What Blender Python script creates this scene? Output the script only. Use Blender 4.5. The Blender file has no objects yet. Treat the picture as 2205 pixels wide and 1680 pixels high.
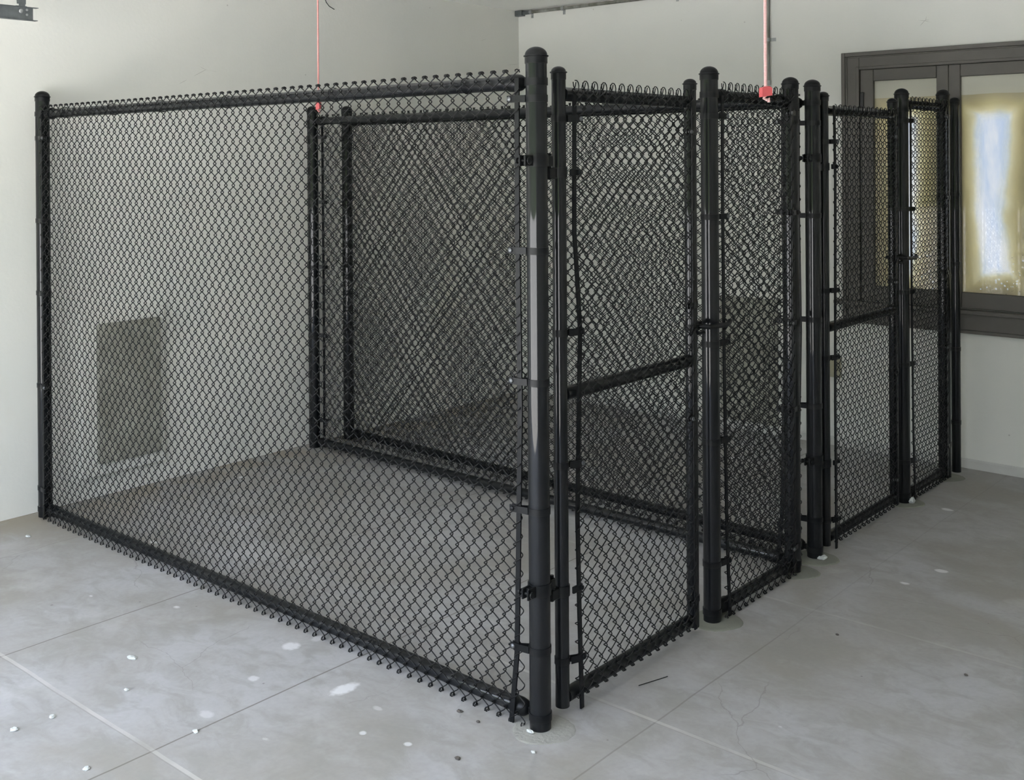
import bpy, math, random
import numpy as np
from mathutils import Vector, Matrix

random.seed(7)
C = bpy.context.scene.collection
sc = bpy.context.scene
PI = math.pi

# ------------------------------------------------------------------ camera
W, D, XW = 2.8827, 3.395, 0.0797          # gate row plane x, back wall plane y, left wall plane -XW
ZC = 2.606                                # ceiling height
YF = -2.75                                # front wall (open garage doorway)
XR = 6.6
IW, IH = 2205, 1680
yaw, pitch, roll, fpx = 2.2824, -0.003, -0.0067, 2381.2412
SX, SY = 4.8247, -490.842
cam = bpy.data.cameras.new('camera'); camo = bpy.data.objects.new('camera', cam); C.objects.link(camo)
fw = Vector((math.cos(pitch)*math.cos(yaw), math.cos(pitch)*math.sin(yaw), math.sin(pitch)))
rt = fw.cross(Vector((0, 0, 1))).normalized(); up = rt.cross(fw)
r2 = math.cos(roll)*rt + math.sin(roll)*up; u2 = -math.sin(roll)*rt + math.cos(roll)*up
m = Matrix((r2, u2, -fw)).transposed().to_4x4(); m.translation = Vector((4.8534, -2.3816, 1.593))
camo.matrix_world = m
cam.sensor_fit = 'HORIZONTAL'; cam.sensor_width = 36.0
cam.lens = fpx/IW*36.0
cam.shift_x = -SX/IW; cam.shift_y = SY/IW
cam.clip_start = 0.05; cam.clip_end = 200
sc.camera = camo

# ------------------------------------------------------------------ world: daylight sky, trees to the south of the open doorway
wd = bpy.data.worlds.new('daylight'); sc.world = wd; wd.use_nodes = True
nt = wd.node_tree; N = nt.nodes; L = nt.links; N.clear()
out = N.new('ShaderNodeOutputWorld'); bg = N.new('ShaderNodeBackground')
tc = N.new('ShaderNodeTexCoord'); sp = N.new('ShaderNodeSeparateXYZ'); L.new(tc.outputs['Generated'], sp.inputs[0])
sky = N.new('ShaderNodeValToRGB'); e = sky.color_ramp.elements
e[0].position = 0.0; e[0].color = (0.88, 0.92, 0.98, 1); e[1].position = 0.7; e[1].color = (0.58, 0.69, 0.95, 1)
L.new(sp.outputs[2], sky.inputs[0])
ns = N.new('ShaderNodeTexNoise'); ns.inputs['Scale'].default_value = 9; ns.inputs['Detail'].default_value = 5
L.new(tc.outputs['Generated'], ns.inputs['Vector'])
treec = N.new('ShaderNodeValToRGB'); e = treec.color_ramp.elements
e[0].position = 0.35; e[0].color = (0.008, 0.016, 0.006, 1); e[1].position = 0.7; e[1].color = (0.11, 0.17, 0.06, 1)
L.new(ns.outputs[0], treec.inputs[0])
# tree line height varies with noise, only toward -y
def mth(op, a, b=None, c=None, clamp=False, NN=N, LL=L):
    n = NN.new('ShaderNodeMath'); n.operation = op; n.use_clamp = clamp
    for i, v in enumerate((a, b, c)):
        if v is None: continue
        if isinstance(v, (int, float)): n.inputs[i].default_value = v
        else: LL.new(v, n.inputs[i])
    return n.outputs[0]
hh = mth('MULTIPLY_ADD', ns.outputs[0], 0.30, 0.02)
below = mth('LESS_THAN', sp.outputs[2], hh)
south = mth('LESS_THAN', sp.outputs[1], -0.05)
mk = mth('MULTIPLY', below, south)
mix = N.new('ShaderNodeMix'); mix.data_type = 'RGBA'
L.new(mk, mix.inputs[0]); L.new(sky.outputs[0], mix.inputs[6]); L.new(treec.outputs[0], mix.inputs[7])
L.new(mix.outputs[2], bg.inputs[0]); bg.inputs[1].default_value = 1.0; L.new(bg.outputs[0], out.inputs[0])
WORLD_STRENGTH = 9.0
bg.inputs[1].default_value = WORLD_STRENGTH

sun = bpy.data.lights.new('sun', 'SUN'); sun.energy = 52.0; sun.angle = 0.02; sun.color = (1.0, 0.97, 0.92)
suno = bpy.data.objects.new('sun', sun); C.objects.link(suno)
suno.rotation_euler = Vector((-0.62, -0.04, -0.78)).to_track_quat('-Z', 'Y').to_euler()
suno.location = (4, -8, 6)

pl = bpy.data.lights.new('doorway_portal', 'AREA'); pl.shape = 'RECTANGLE'; pl.size = 5.0; pl.size_y = 2.2
pl.cycles.is_portal = True
plo = bpy.data.objects.new('doorway_portal', pl); C.objects.link(plo)
plo.location = (3.0, YF - 0.12, 1.12); plo.rotation_euler = (PI/2, 0, 0)   # faces +y
plo.rotation_euler = Vector((0, 1, 0)).to_track_quat('-Z', 'Z').to_euler()

sc.view_settings.view_transform = 'Standard'; sc.view_settings.look = 'None'
sc.view_settings.gamma = 1; sc.view_settings.use_curve_mapping = False
sc.view_settings.exposure = 0.0
sc.cycles.max_bounces = 8; sc.cycles.diffuse_bounces = 5; sc.cycles.glossy_bounces = 3
sc.cycles.sample_clamp_indirect = 20.0

# ------------------------------------------------------------------ material helpers
class Mat:
    def __init__(s, name):
        s.m = bpy.data.materials.new(name); s.m.use_nodes = True
        s.t = s.m.node_tree; s.N = s.t.nodes; s.L = s.t.links
        s.b = s.N['Principled BSDF']; s.out = s.N['Material Output']
        g = s.N.new('ShaderNodeNewGeometry'); s.pos = g.outputs['Position']
    def math(s, op, a, b=None, c=None, clamp=False): return mth(op, a, b, c, clamp, s.N, s.L)
    def sep(s):
        n = s.N.new('ShaderNodeSeparateXYZ'); s.L.new(s.pos, n.inputs[0]); return n.outputs
    def mapping(s, scale, vec=None, loc=(0, 0, 0)):
        n = s.N.new('ShaderNodeMapping'); n.inputs['Scale'].default_value = scale; n.inputs['Location'].default_value = loc
        s.L.new(vec or s.pos, n.inputs['Vector']); return n.outputs[0]
    def noise(s, scale, detail=4, rough=0.5, vec=None, dist=0.0):
        n = s.N.new('ShaderNodeTexNoise'); n.inputs['Scale'].default_value = scale
        n.inputs['Detail'].default_value = detail; n.inputs['Roughness'].default_value = rough
        n.inputs['Distortion'].default_value = dist
        s.L.new(vec or s.pos, n.inputs['Vector']); return n.outputs[0]
    def voro(s, scale, feature='F1', vec=None):
        n = s.N.new('ShaderNodeTexVoronoi'); n.feature = feature; n.inputs['Scale'].default_value = scale
        s.L.new(vec or s.pos, n.inputs['Vector']); return n
    def ramp(s, fac, stops):
        n = s.N.new('ShaderNodeValToRGB'); r = n.color_ramp
        while len(r.elements) < len(stops): r.elements.new(0.5)
        for el, (p_, c_) in zip(r.elements, stops):
            el.position = p_; el.color = (c_, c_, c_, 1) if isinstance(c_, (int, float)) else (*c_, 1)
        s.L.new(fac, n.inputs[0]); return n.outputs[0]
    def mix(s, fac, a, b):
        n = s.N.new('ShaderNodeMix'); n.data_type = 'RGBA'
        for i, v in ((0, fac), (6, a), (7, b)):
            if isinstance(v, (int, float)): n.inputs[i].default_value = v
            elif isinstance(v, tuple): n.inputs[i].default_value = (*v, 1)
            else: s.L.new(v, n.inputs[i])
        return n.outputs[2]
    def band(s, coord, c0, w):       # 1 inside |coord-c0|<w
        return s.math('LESS_THAN', s.math('ABSOLUTE', s.math('SUBTRACT', coord, c0)), w)
    def set(s, col=None, rough=None, metal=None, spec=None, coat=None):
        for k, v in (('Base Color', col), ('Roughness', rough), ('Metallic', metal), ('Specular IOR Level', spec), ('Coat Weight', coat)):
            if v is None: continue
            if isinstance(v, (int, float)): s.b.inputs[k].default_value = v
            elif isinstance(v, tuple): s.b.inputs[k].default_value = (*v, 1)
            else: s.L.new(v, s.b.inputs[k])
        return s
    def bump(s, h, strength=0.2, dist=0.005):
        n = s.N.new('ShaderNodeBump'); n.inputs['Strength'].default_value = strength; n.inputs['Distance'].default_value = dist
        s.L.new(h, n.inputs['Height']); s.L.new(n.outputs[0], s.b.inputs['Normal']); return s

def simple(name, col, rough=0.5, metal=0.0, nscale=30, var=0.25, bump=0.0, **k):
    M = Mat(name); n = M.noise(nscale, 4)
    c = M.mix(n, tuple(x*(1-var) for x in col), tuple(min(1, x*(1+var)) for x in col))
    M.set(c, rough, metal, **k)
    if bump: M.bump(M.noise(nscale*4, 3), bump)
    return M.m

# wall paint
M = Mat('wall_paint')
big = M.noise(1.1, 3, 0.5); fine = M.noise(60, 4)
c = M.mix(M.ramp(big, [(0.35, 0.0), (0.68, 1.0)]), (0.685, 0.690, 0.650), (0.730, 0.725, 0.675))
st = M.noise(0.9, 5, 0.6, M.mapping((1, 1, 0.6), loc=(3, 1, 7)))
c = M.mix(M.ramp(st, [(0.60, 0.0), (0.75, 0.45)]), c, (0.56, 0.52, 0.42))
# short scuffs and hairline scratches
v = M.voro(3.1, 'DISTANCE_TO_EDGE', M.mapping((1, 1, 1.7), loc=(0.4, 0.2, 0.9)))
gate = M.ramp(M.noise(4.2, 2, 0.5), [(0.66, 0.0), (0.70, 1.0)])
line = M.math('MULTIPLY', M.math('LESS_THAN', v.outputs[0], 0.0035), gate)
c = M.mix(M.math('MULTIPLY', line, 0.55), c, (0.16, 0.15, 0.13))
vs = M.voro(5.0, 'F1'); sp1 = M.math('LESS_THAN', vs.outputs['Distance'], 0.022)
c = M.mix(M.math('MULTIPLY', sp1, 0.35), c, (0.2, 0.19, 0.16))
M.set(c, 0.72, spec=0.25); M.bump(M.math('ADD', fine, M.math('MULTIPLY', M.noise(6, 3), 1.5)), 0.10, 0.006)
WALL = M.m

# concrete floor with sawn and filled joints
M = Mat('concrete_floor'); X, Y, Z = M.sep()
n1 = M.noise(1.5, 6, 0.62, dist=0.6); n2 = M.noise(7, 6, 0.65, M.mapping((1, 1.6, 1)), 0.8); n3 = M.noise(60, 3)
c = M.mix(M.ramp(n1, [(0.38, 0.0), (0.62, 1.0)]), (0.300, 0.287, 0.262), (0.392, 0.392, 0.396))
c = M.mix(M.ramp(n2, [(0.38, 0.60), (0.55, 0.0)]), c, (0.275, 0.27, 0.25))
c = M.mix(M.ramp(M.noise(2.7, 5, 0.6, M.mapping((1, 1, 1), loc=(5, 2, 0))), [(0.58, 0.0), (0.72, 0.5)]), c, (0.49, 0.49, 0.49))
c = M.mix(M.ramp(n3, [(0.3, 0.12), (0.6, 0.0)]), c, (0.2, 0.2, 0.19))
wob = M.math('MULTIPLY', M.math('SUBTRACT', M.noise(3.0, 4), 0.5), 0.012)
Xw = M.math('ADD', X, wob); Yw = M.math('ADD', Y, wob)
for xj, w_, f_ in ((1.270, 0.0028, 0.75), (2.158, 0.0030, 0.75), (3.112, 0.0028, 0.42), (0.38, 0.002, 0.3), (4.02, 0.003, 0.3)):
    jf = M.math('MULTIPLY', M.band(Xw, xj, w_), M.ramp(M.math('MULTIPLY_ADD', Y, -0.5, 1.0, clamp=True), [(0.40, 0.15), (0.62, f_)]) if xj > 3 else f_)
    c = M.mix(jf, c, (0.13, 0.12, 0.10))
edge = M.ramp(M.noise(4, 3), [(0.35, 0.2), (0.6, 1.0)])
for yj, f_ in ((-0.768, 0.75), (0.235, 0.6), (1.24, 0.3)):
    c = M.mix(M.math('MULTIPLY', M.math('MULTIPLY', M.band(Yw, yj, 0.0065), edge), f_*0.6), c, (0.60, 0.585, 0.55))
    c = M.mix(M.math('MULTIPLY', M.band(Yw, yj - 0.008, 0.0022), f_*0.55), c, (0.24, 0.23, 0.21))
# dirt along the foot of the left wall, brown stain by the first post
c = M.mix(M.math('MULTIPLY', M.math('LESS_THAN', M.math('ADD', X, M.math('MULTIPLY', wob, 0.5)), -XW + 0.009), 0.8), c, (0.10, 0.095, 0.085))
sx_ = M.math('MULTIPLY', M.math('LESS_THAN', X, 0.45), M.math('MULTIPLY_ADD', X, -2.4, 1.0, clamp=True))
sx_ = M.math('MULTIPLY', sx_, M.ramp(M.noise(3.5, 4), [(0.38, 0.0), (0.55, 0.8)]))
c = M.mix(sx_, c, (0.27, 0.235, 0.175))
# hairline cracks
wn_ = M.N.new('ShaderNodeTexNoise'); wn_.inputs['Scale'].default_value = 5; wn_.inputs['Detail'].default_value = 6; M.L.new(M.pos, wn_.inputs['Vector'])
wm_ = M.N.new('ShaderNodeVectorMath'); wm_.operation = 'MULTIPLY_ADD'; M.L.new(wn_.outputs['Color'], wm_.inputs[0]); wm_.inputs[1].default_value = (0.16, 0.16, 0); M.L.new(M.pos, wm_.inputs[2])
vc = M.voro(1.15, 'DISTANCE_TO_EDGE', M.mapping((1, 1, 0), wm_.outputs[0], (0.3, 0.55, 0)))
ck = M.math('LESS_THAN', vc.outputs[0], 0.0016)
ck = M.math('MULTIPLY', ck, M.ramp(M.noise(1.6, 2), [(0.52, 0.0), (0.58, 1.0)]))
c = M.mix(M.math('MULTIPLY', ck, 0.32), c, (0.15, 0.14, 0.13))
# plaster splashes (stains with their own shape) and dark grit
vz = M.voro(4.2, 'F1', M.mapping((1, 1.5, 0)))
wv = M.math('ADD', vz.outputs['Distance'], M.math('MULTIPLY', M.math('SUBTRACT', M.noise(30, 3), 0.5), 0.10))
rr = M.N.new('ShaderNodeSeparateColor'); M.L.new(vz.outputs['Color'], rr.inputs[0])
splash = M.math('MULTIPLY', M.ramp(M.math('SUBTRACT', M.math('MULTIPLY', rr.outputs[0], 0.13), wv), [(0.0, 0.0), (0.035, 1.0)]), M.math('GREATER_THAN', rr.outputs[1], 0.45))
c = M.mix(M.math('MULTIPLY', splash, 0.75), c, (0.74, 0.75, 0.75))
for sx0, sy0, ra, rb, al in ((1.928, -.125, .034, .034, .75), (2.290, -.205, .030, .058, .9), (2.02, -.34, .022, .018, .6), (1.95, -.03, .02, .03, .4), (2.66, -.30, .014, .012, .8), (2.52, -.34, .013, .012, .8), (2.45, -.22, .02, .012, .4), (2.10, -.56, .03, .02, .35)):
    ex = M.math('DIVIDE', M.math('SUBTRACT', M.math('ADD', X, M.math('MULTIPLY', wob, 2.0)), sx0), ra); ey = M.math('DIVIDE', M.math('SUBTRACT', Y, sy0), rb)
    ee = M.math('ADD', M.math('MULTIPLY', ex, ex), M.math('MULTIPLY', ey, ey))
    ee = M.math('ADD', ee, M.math('MULTIPLY', M.math('SUBTRACT', M.noise(55, 4), 0.5), 1.2))
    c = M.mix(M.ramp(ee, [(0.35, al), (1.0, 0.0)]), c, (0.66, 0.67, 0.68))
vg = M.voro(9.0, 'F1', M.mapping((1, 1, 0), loc=(2, 2, 0)))
rg = M.N.new('ShaderNodeSeparateColor'); M.L.new(vg.outputs['Color'], rg.inputs[0])
grit = M.math('MULTIPLY', M.math('LESS_THAN', vg.outputs['Distance'], M.math('MULTIPLY', rg.outputs[0], 0.05)), M.math('GREATER_THAN', rg.outputs[1], 0.6))
c = M.mix(M.math('MULTIPLY', grit, 0.6), c, (0.14, 0.13, 0.12))
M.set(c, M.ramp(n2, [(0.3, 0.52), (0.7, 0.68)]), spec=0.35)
M.bump(M.math('ADD', M.math('MULTIPLY', n2, 1.0), M.math('MULTIPLY', n3, 0.25)), 0.12, 0.004)
FLOOR = M.m

CEIL = simple('ceiling_paint', (0.90, 0.90, 0.86), 0.8, nscale=3, var=0.05)
BASEB = simple('baseboard_paint', (0.56, 0.56, 0.53), 0.6, nscale=20, var=0.08)
# black vinyl coating
def vinyl(name, col, rough, nrough=0.08, coat=0.0, spec=0.5):
    M = Mat(name); n = M.noise(45, 3)
    M.set(M.mix(n, tuple(x*0.8 for x in col), tuple(x*1.25 for x in col)), M.ramp(n, [(0.3, rough - nrough*0.5), (0.7, rough + nrough)]), spec=spec, coat=coat)
    M.b.inputs['Coat Roughness'].default_value = 0.03
    st = M.noise(40, 2, 0.5, M.mapping((1, 1, 0.02)))
    M.bump(M.math('ADD', M.math('MULTIPLY', st, 1.0), M.math('MULTIPLY', M.noise(160, 2), 0.08)), 0.06, 0.002)
    return M.m
TUBE = vinyl('black_vinyl_tube', (0.0045, 0.0054, 0.0066), 0.42, coat=0.65, spec=0.12)
FIT = vinyl('black_painted_fitting', (0.0060, 0.0066, 0.0074), 0.34, spec=0.22)
WIRE = simple('black_vinyl_wire', (0.0035, 0.0039, 0.0042), 0.30, nscale=80, var=0.2, spec=0.28)
BOLT = simple('dull_steel_bolt', (0.14, 0.145, 0.15), 0.4, 0.7, nscale=90)
STEEL = simple('galvanised_steel', (0.16, 0.175, 0.18), 0.42, 0.65, nscale=35, var=0.4, bump=0.1)
ZINC = simple('bright_zinc', (0.40, 0.41, 0.41), 0.38, 0.7, nscale=60, var=0.2)
M = Mat('conduit_metal'); n = M.noise(9, 4, 0.6, M.mapping((1, 1, 0.35)))
M.set(M.mix(M.ramp(n, [(0.4, 0.0), (0.6, 1.0)]), (0.15, 0.15, 0.12), (0.33, 0.335, 0.31)), 0.5, 0.35); COND = M.m
TRIM = simple('dark_bronze_frame', (0.102, 0.094, 0.083), 0.50, nscale=12, var=0.15)
HNG = simple('black_window_hinge', (0.012, 0.012, 0.012), 0.5)
# weathered boards
M = Mat('weathered_board'); n = M.noise(5, 6, 0.65, dist=0.5); n2 = M.noise(28, 4)
c = M.mix(M.ramp(n, [(0.35, 0.0), (0.65, 1.0)]), (0.27, 0.265, 0.225), (0.40, 0.395, 0.34))
c = M.mix(M.ramp(n2, [(0.35, 0.4), (0.6, 0.0)]), c, (0.20, 0.195, 0.165))
M.set(c, 0.85); M.bump(n2, 0.5, 0.01); BOARD = M.m
OUTLET = simple('almond_plastic', (0.36, 0.34, 0.24), 0.5, var=0.05)
CEM = simple('fresh_cement', (0.185, 0.19, 0.16), 0.85, nscale=25, var=0.15, bump=0.4)
CEM2 = simple('pale_cement', (0.30, 0.30, 0.275), 0.85, nscale=25, var=0.15, bump=0.4)
PLAST = simple('white_plaster_bit', (0.52, 0.54, 0.52), 0.8, nscale=80, var=0.1)
DIRT = simple('dark_crumb', (0.09, 0.08, 0.07), 0.9, nscale=200, var=0.4)
REDP = simple('red_plastic', (0.47, 0.075, 0.08), 0.5, nscale=60, var=0.1)
M = Mat('red_white_braided_cord'); X, Y, Z = M.sep()
w_ = M.math('SINE', M.math('MULTIPLY', Z, 2*PI/0.0037)); ang = M.math('SINE', M.math('ADD', M.math('MULTIPLY', M.math('ADD', X, Y), 700), 0))
M.set(M.mix(M.math('GREATER_THAN', M.math('ADD', w_, M.math('MULTIPLY', ang, 0.4)), 0.0), (0.52, 0.19, 0.18), (0.62, 0.54, 0.52)), 0.8); CORD = M.m
M = Mat('red_cord'); M.set(M.mix(M.noise(300, 2), (0.52, 0.15, 0.14), (0.60, 0.32, 0.30)), 0.8); CORDR = M.m
DRIVE = simple('driveway_concrete', (0.52, 0.505, 0.47), 0.85, nscale=2, var=0.12)

# window glass with a translucent tan film rubbed thin in the middle of each pane
def film(name, x0, x1, cx, hw, top, bot):
    M = Mat(name); X, Y, Z = M.sep()
    wn = M.math('MULTIPLY', M.math('SUBTRACT', M.noise(7, 3), 0.5), 0.05)
    lean = M.math('MULTIPLY', M.math('SUBTRACT', Z, 1.4), -0.012)
    wn = M.math('ADD', wn, M.math('MULTIPLY', M.math('SUBTRACT', M.noise(2.2, 2), 0.5), 0.10))
    dx = M.math('SUBTRACT', M.math('ABSOLUTE', M.math('SUBTRACT', M.math('ADD', X, wn), M.math('ADD', lean, cx))), M.math('MULTIPLY_ADD', M.math('SUBTRACT', Z, 1.4), 0.03, hw))
    cz = (top+bot)/2; hz = (top-bot)/2
    dz = M.math('SUBTRACT', M.math('ABSOLUTE', M.math('SUBTRACT', M.math('ADD', Z, wn), cz)), hz)
    dd = M.math('MAXIMUM', dx, dz)
    clear = M.ramp(M.math('MULTIPLY_ADD', dd, -7.0, 0.5, clamp=True), [(0.15, 0.0), (0.42, 0.30), (0.60, 0.80), (0.85, 1.0)])
    # mesh reflection in the glass, put in as clear specks low on the pane
    vo = M.voro(70, 'F1'); rc = M.N.new('ShaderNodeSeparateColor'); M.L.new(vo.outputs['Color'], rc.inputs[0])
    spk = M.math('LESS_THAN', vo.outputs['Distance'], M.math('MULTIPLY', rc.outputs[0], 0.42))
    low = M.math('LESS_THAN', Z, 0.975)
    rgt = M.math('MULTIPLY', M.math('GREATER_THAN', X, x0 + 0.235), M.math('LESS_THAN', Z, 1.10))
    midx = M.math('LESS_THAN', M.math('ABSOLUTE', M.math('SUBTRACT', X, cx)), 0.07)
    reg = M.math('MAXIMUM', M.math('MULTIPLY', low, midx), rgt)
    spk = M.math('MULTIPLY', spk, reg)
    tan = M.mix(M.ramp(M.math('MULTIPLY_ADD', dd, -5.0, 0.75, clamp=True), [(0.0, 0.0), (0.7, 1.0)]), (0.36, 0.32, 0.235), (0.76, 0.69, 0.42))
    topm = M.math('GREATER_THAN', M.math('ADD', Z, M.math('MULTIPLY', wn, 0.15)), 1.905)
    tan = M.mix(M.math('MULTIPLY', topm, 0.8), tan, (0.62, 0.62, 0.54))  # lighter top band: the ceiling's reflection painted into the film colour
    di = M.N.new('ShaderNodeBsdfDiffuse'); tr = M.N.new('ShaderNodeBsdfTranslucent'); tp = M.N.new('ShaderNodeBsdfTransparent')
    M.L.new(tan, di.inputs[0]); M.L.new(tan, tr.inputs[0])
    # streaked thin film in the clear patch
    rot = M.N.new('ShaderNodeMapping'); rot.inputs['Rotation'].default_value = (0, 0.45, 0); rot.inputs['Scale'].default_value = (1.6, 1, 0.35); M.L.new(M.pos, rot.inputs['Vector'])
    sn = M.noise(7, 4, 0.6, rot.outputs[0], 0.3)
    M.L.new(M.mix(M.ramp(sn, [(0.42, 0.0), (0.60, 1.0)]), (TCOL*0.84, TCOL*0.90, TCOL*0.98), (TCOL*0.98, TCOL*0.99, TCOL)), tp.inputs[0])
    a = M.N.new('ShaderNodeMixShader'); M.L.new(M.math('MULTIPLY_ADD', M.math('MULTIPLY_ADD', dd, -5.0, 0.5, clamp=True), TR1, TR0), a.inputs[0]); M.L.new(di.outputs[0], a.inputs[1]); M.L.new(tr.outputs[0], a.inputs[2])
    b_ = M.N.new('ShaderNodeMixShader'); M.L.new(M.math('MAXIMUM', clear, M.math('MULTIPLY', spk, 0.75)), b_.inputs[0]); M.L.new(a.outputs[0], b_.inputs[1]); M.L.new(tp.outputs[0], b_.inputs[2])
    gl = M.N.new('ShaderNodeBsdfGlossy'); gl.inputs['Roughness'].default_value = 0.03
    fr = M.N.new('ShaderNodeFresnel'); fr.inputs[0].default_value = 1.45
    g_ = M.N.new('ShaderNodeMixShader'); M.L.new(fr.outputs[0], g_.inputs[0]); M.L.new(b_.outputs[0], g_.inputs[1]); M.L.new(gl.outputs[0], g_.inputs[2])
    M.L.new(g_.outputs[0], M.out.inputs['Surface'])
    return M.m
TCOL, TR0, TR1 = 0.31, 0.14, 0.48
# ------------------------------------------------------------------ geometry helpers
def V(*a): return np.array(a, float)
class MB:
    def __init__(s): s.v = []; s.f = []; s.n = 0
    def add(s, verts, faces):
        s.v.append(np.asarray(verts, float)); s.f += [[i + s.n for i in f] for f in faces]; s.n += len(verts)
        return s
    def box(s, a, b, bev=0.0):
        a = np.minimum(V(*a), V(*b)*1.0) if False else V(*a); b = V(*b)
        lo, hi = np.minimum(a, b), np.maximum(a, b)
        if bev <= 0:
            vs = [(x, y, z) for x in (lo[0], hi[0]) for y in (lo[1], hi[1]) for z in (lo[2], hi[2])]
            s.add(vs, [(0, 1, 3, 2), (4, 6, 7, 5), (0, 4, 5, 1), (2, 3, 7, 6), (0, 2, 6, 4), (1, 5, 7, 3)])
        else:
            c = (lo+hi)/2; h = (hi-lo)/2; bev = min(bev, *(h*0.9)); vs = []; idx = {}
            for ax in range(3):
                for sx in (-1, 1):
                    for sy in (-1, 1):
                        for sz in (-1, 1):
                            sg = V(sx, sy, sz); q = sg*(h-bev); q[ax] = sg[ax]*h[ax]
                            idx[(ax, sx, sy, sz)] = len(vs); vs.append(c+q)
            fs = []
            for ax in range(3):
                o1, o2 = [(1, 2), (0, 2), (0, 1)][ax]
                for sg in (-1, 1):
                    def k(a1, a2, A=ax):
                        t = [0, 0, 0]; t[ax] = sg; t[o1] = a1; t[o2] = a2; return idx[(A, *t)]
                    fs.append((k(-1, -1), k(1, -1), k(1, 1), k(-1, 1)))
            for ax in range(3):         # edges along ax
                o1, o2 = [(1, 2), (0, 2), (0, 1)][ax]
                for a1 in (-1, 1):
                    for a2 in (-1, 1):
                        def k(A, e_):
                            t = [0, 0, 0]; t[ax] = e_; t[o1] = a1; t[o2] = a2; return idx[(A, *t)]
                        fs.append((k(o1, -1), k(o1, 1), k(o2, 1), k(o2, -1)))
            for sx in (-1, 1):
                for sy in (-1, 1):
                    for sz in (-1, 1): fs.append((idx[(0, sx, sy, sz)], idx[(1, sx, sy, sz)], idx[(2, sx, sy, sz)]))
            s.add(vs, fs)
        return s
    def obox(s, c, ax, ay, az, h, bev=0.0):     # oriented box: centre, three unit axes, half sizes
        t = MB(); t.box((-h[0], -h[1], -h[2]), (h[0], h[1], h[2]), bev)
        Rm = np.stack([V(*ax), V(*ay), V(*az)]); vs = t.v[0] @ Rm + V(*c)
        s.add(vs, t.f); return s
    def lathe(s, prof, base, axis=(0, 0, 1), seg=28, closed=True):
        ax = V(*axis); ax = ax/np.linalg.norm(ax)
        ref = V(1, 0, 0) if abs(ax[0]) < 0.9 else V(0, 1, 0)
        e1 = np.cross(ax, ref); e1 /= np.linalg.norm(e1); e2 = np.cross(ax, e1)
        vs = []; fs = []; rings = []
        for r_, h_ in prof:
            if r_ < 1e-6: rings.append([len(vs)]); vs.append(V(*base)+ax*h_)
            else:
                rings.append(list(range(len(vs), len(vs)+seg)))
                for i in range(seg):
                    t = 2*PI*i/seg; vs.append(V(*base)+ax*h_+r_*(math.cos(t)*e1+math.sin(t)*e2))
        for A, B in zip(rings[:-1], rings[1:]):
            if len(A) == 1 and len(B) == 1: continue
            for i in range(seg):
                j = (i+1) % seg
                if len(A) == 1: fs.append((A[0], B[j], B[i]))
                elif len(B) == 1: fs.append((A[i], A[j], B[0]))
                else: fs.append((A[i], A[j], B[j], B[i]))
        s.add(vs, fs); return s
    def cyl(s, a, b, r, seg=24, bev=0.0):
        a, b = V(*a), V(*b); Ln = np.linalg.norm(b-a)
        pr = [(0, 0), (r-bev, 0), (r, bev), (r, Ln-bev), (r-bev, Ln), (0, Ln)] if bev else [(0, 0), (r, 0), (r, Ln), (0, Ln)]
        return s.lathe(pr, a, b-a, seg)
    def tube(s, pts, r, seg=8, closed=False, caps=True):
        P = np.array(pts, float); n = len(P); T = np.zeros_like(P)
        for i in range(n):
            a = P[(i-1) % n] if (closed or i > 0) else P[i]; b = P[(i+1) % n] if (closed or i < n-1) else P[i]
            T[i] = (b-a)/max(1e-12, np.linalg.norm(b-a))
        ref = V(0, 0, 1) if abs(T[0][2]) < 0.8 else V(1, 0, 0)
        u = np.cross(T[0], ref); u /= np.linalg.norm(u); vs = []; fs = []
        for i in range(n):
            u = u - T[i]*(u@T[i]); u /= np.linalg.norm(u); w = np.cross(T[i], u)
            for k in range(seg):
                t = 2*PI*k/seg; vs.append(P[i]+r*(math.cos(t)*u+math.sin(t)*w))
        for i in range(n if closed else n-1):
            a = i*seg; b = ((i+1) % n)*seg
            for k in range(seg):
                q = (k+1) % seg; fs.append((a+k, a+q, b+q, b+k))
        if caps and not closed:
            fs.append(tuple(range(seg))[::-1]); fs.append(tuple(range((n-1)*seg, n*seg)))
        s.add(vs, fs); return s
    def prism(s, poly, base, e1, e2, nrm, th):   # polygon in e1/e2 plane extruded by th along nrm
        e1, e2, nrm, base = V(*e1), V(*e2), V(*nrm), V(*base); k = len(poly)
        vs = [base+e1*p[0]+e2*p[1] for p in poly]+[base+e1*p[0]+e2*p[1]+nrm*th for p in poly]
        s.add(vs, [tuple(range(k))[::-1], tuple(range(k, 2*k))]+[(i, (i+1) % k, k+(i+1) % k, k+i) for i in range(k)]); return s
    def build(s, name, mat, parent=None, smooth=True, kind=None, label=None, at=None):
        vs = np.concatenate(s.v)
        org = V(*(root_loc(parent) if parent else (at or (0, 0, 0))))
        me = bpy.data.meshes.new(name); me.from_pydata((vs-org).tolist(), [], s.f); me.update()
        bm_fix(me)
        if smooth:
            me.polygons.foreach_set('use_smooth', [True]*len(me.polygons)); me.set_sharp_from_angle(angle=math.radians(38))
        me.materials.append(mat)
        o = bpy.data.objects.new(name, me); C.objects.link(o)
        if parent: o.parent = parent
        elif at: o.location = at
        if kind: o['kind'] = kind
        if label: o['label'] = label
        return o
import bmesh
def bm_fix(me):
    b = bmesh.new(); b.from_mesh(me); bmesh.ops.recalc_face_normals(b, faces=b.faces); b.to_mesh(me); b.free()
def root_loc(o):
    while o.parent: o = o.parent
    return tuple(o.location)
def thing(name, label, cat, loc, group=None):
    o = bpy.data.objects.new(name, None); C.objects.link(o); o.location = loc; o.empty_display_size = 0.1
    o['label'] = label; o['category'] = cat
    if group: o['group'] = group
    return o
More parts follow.
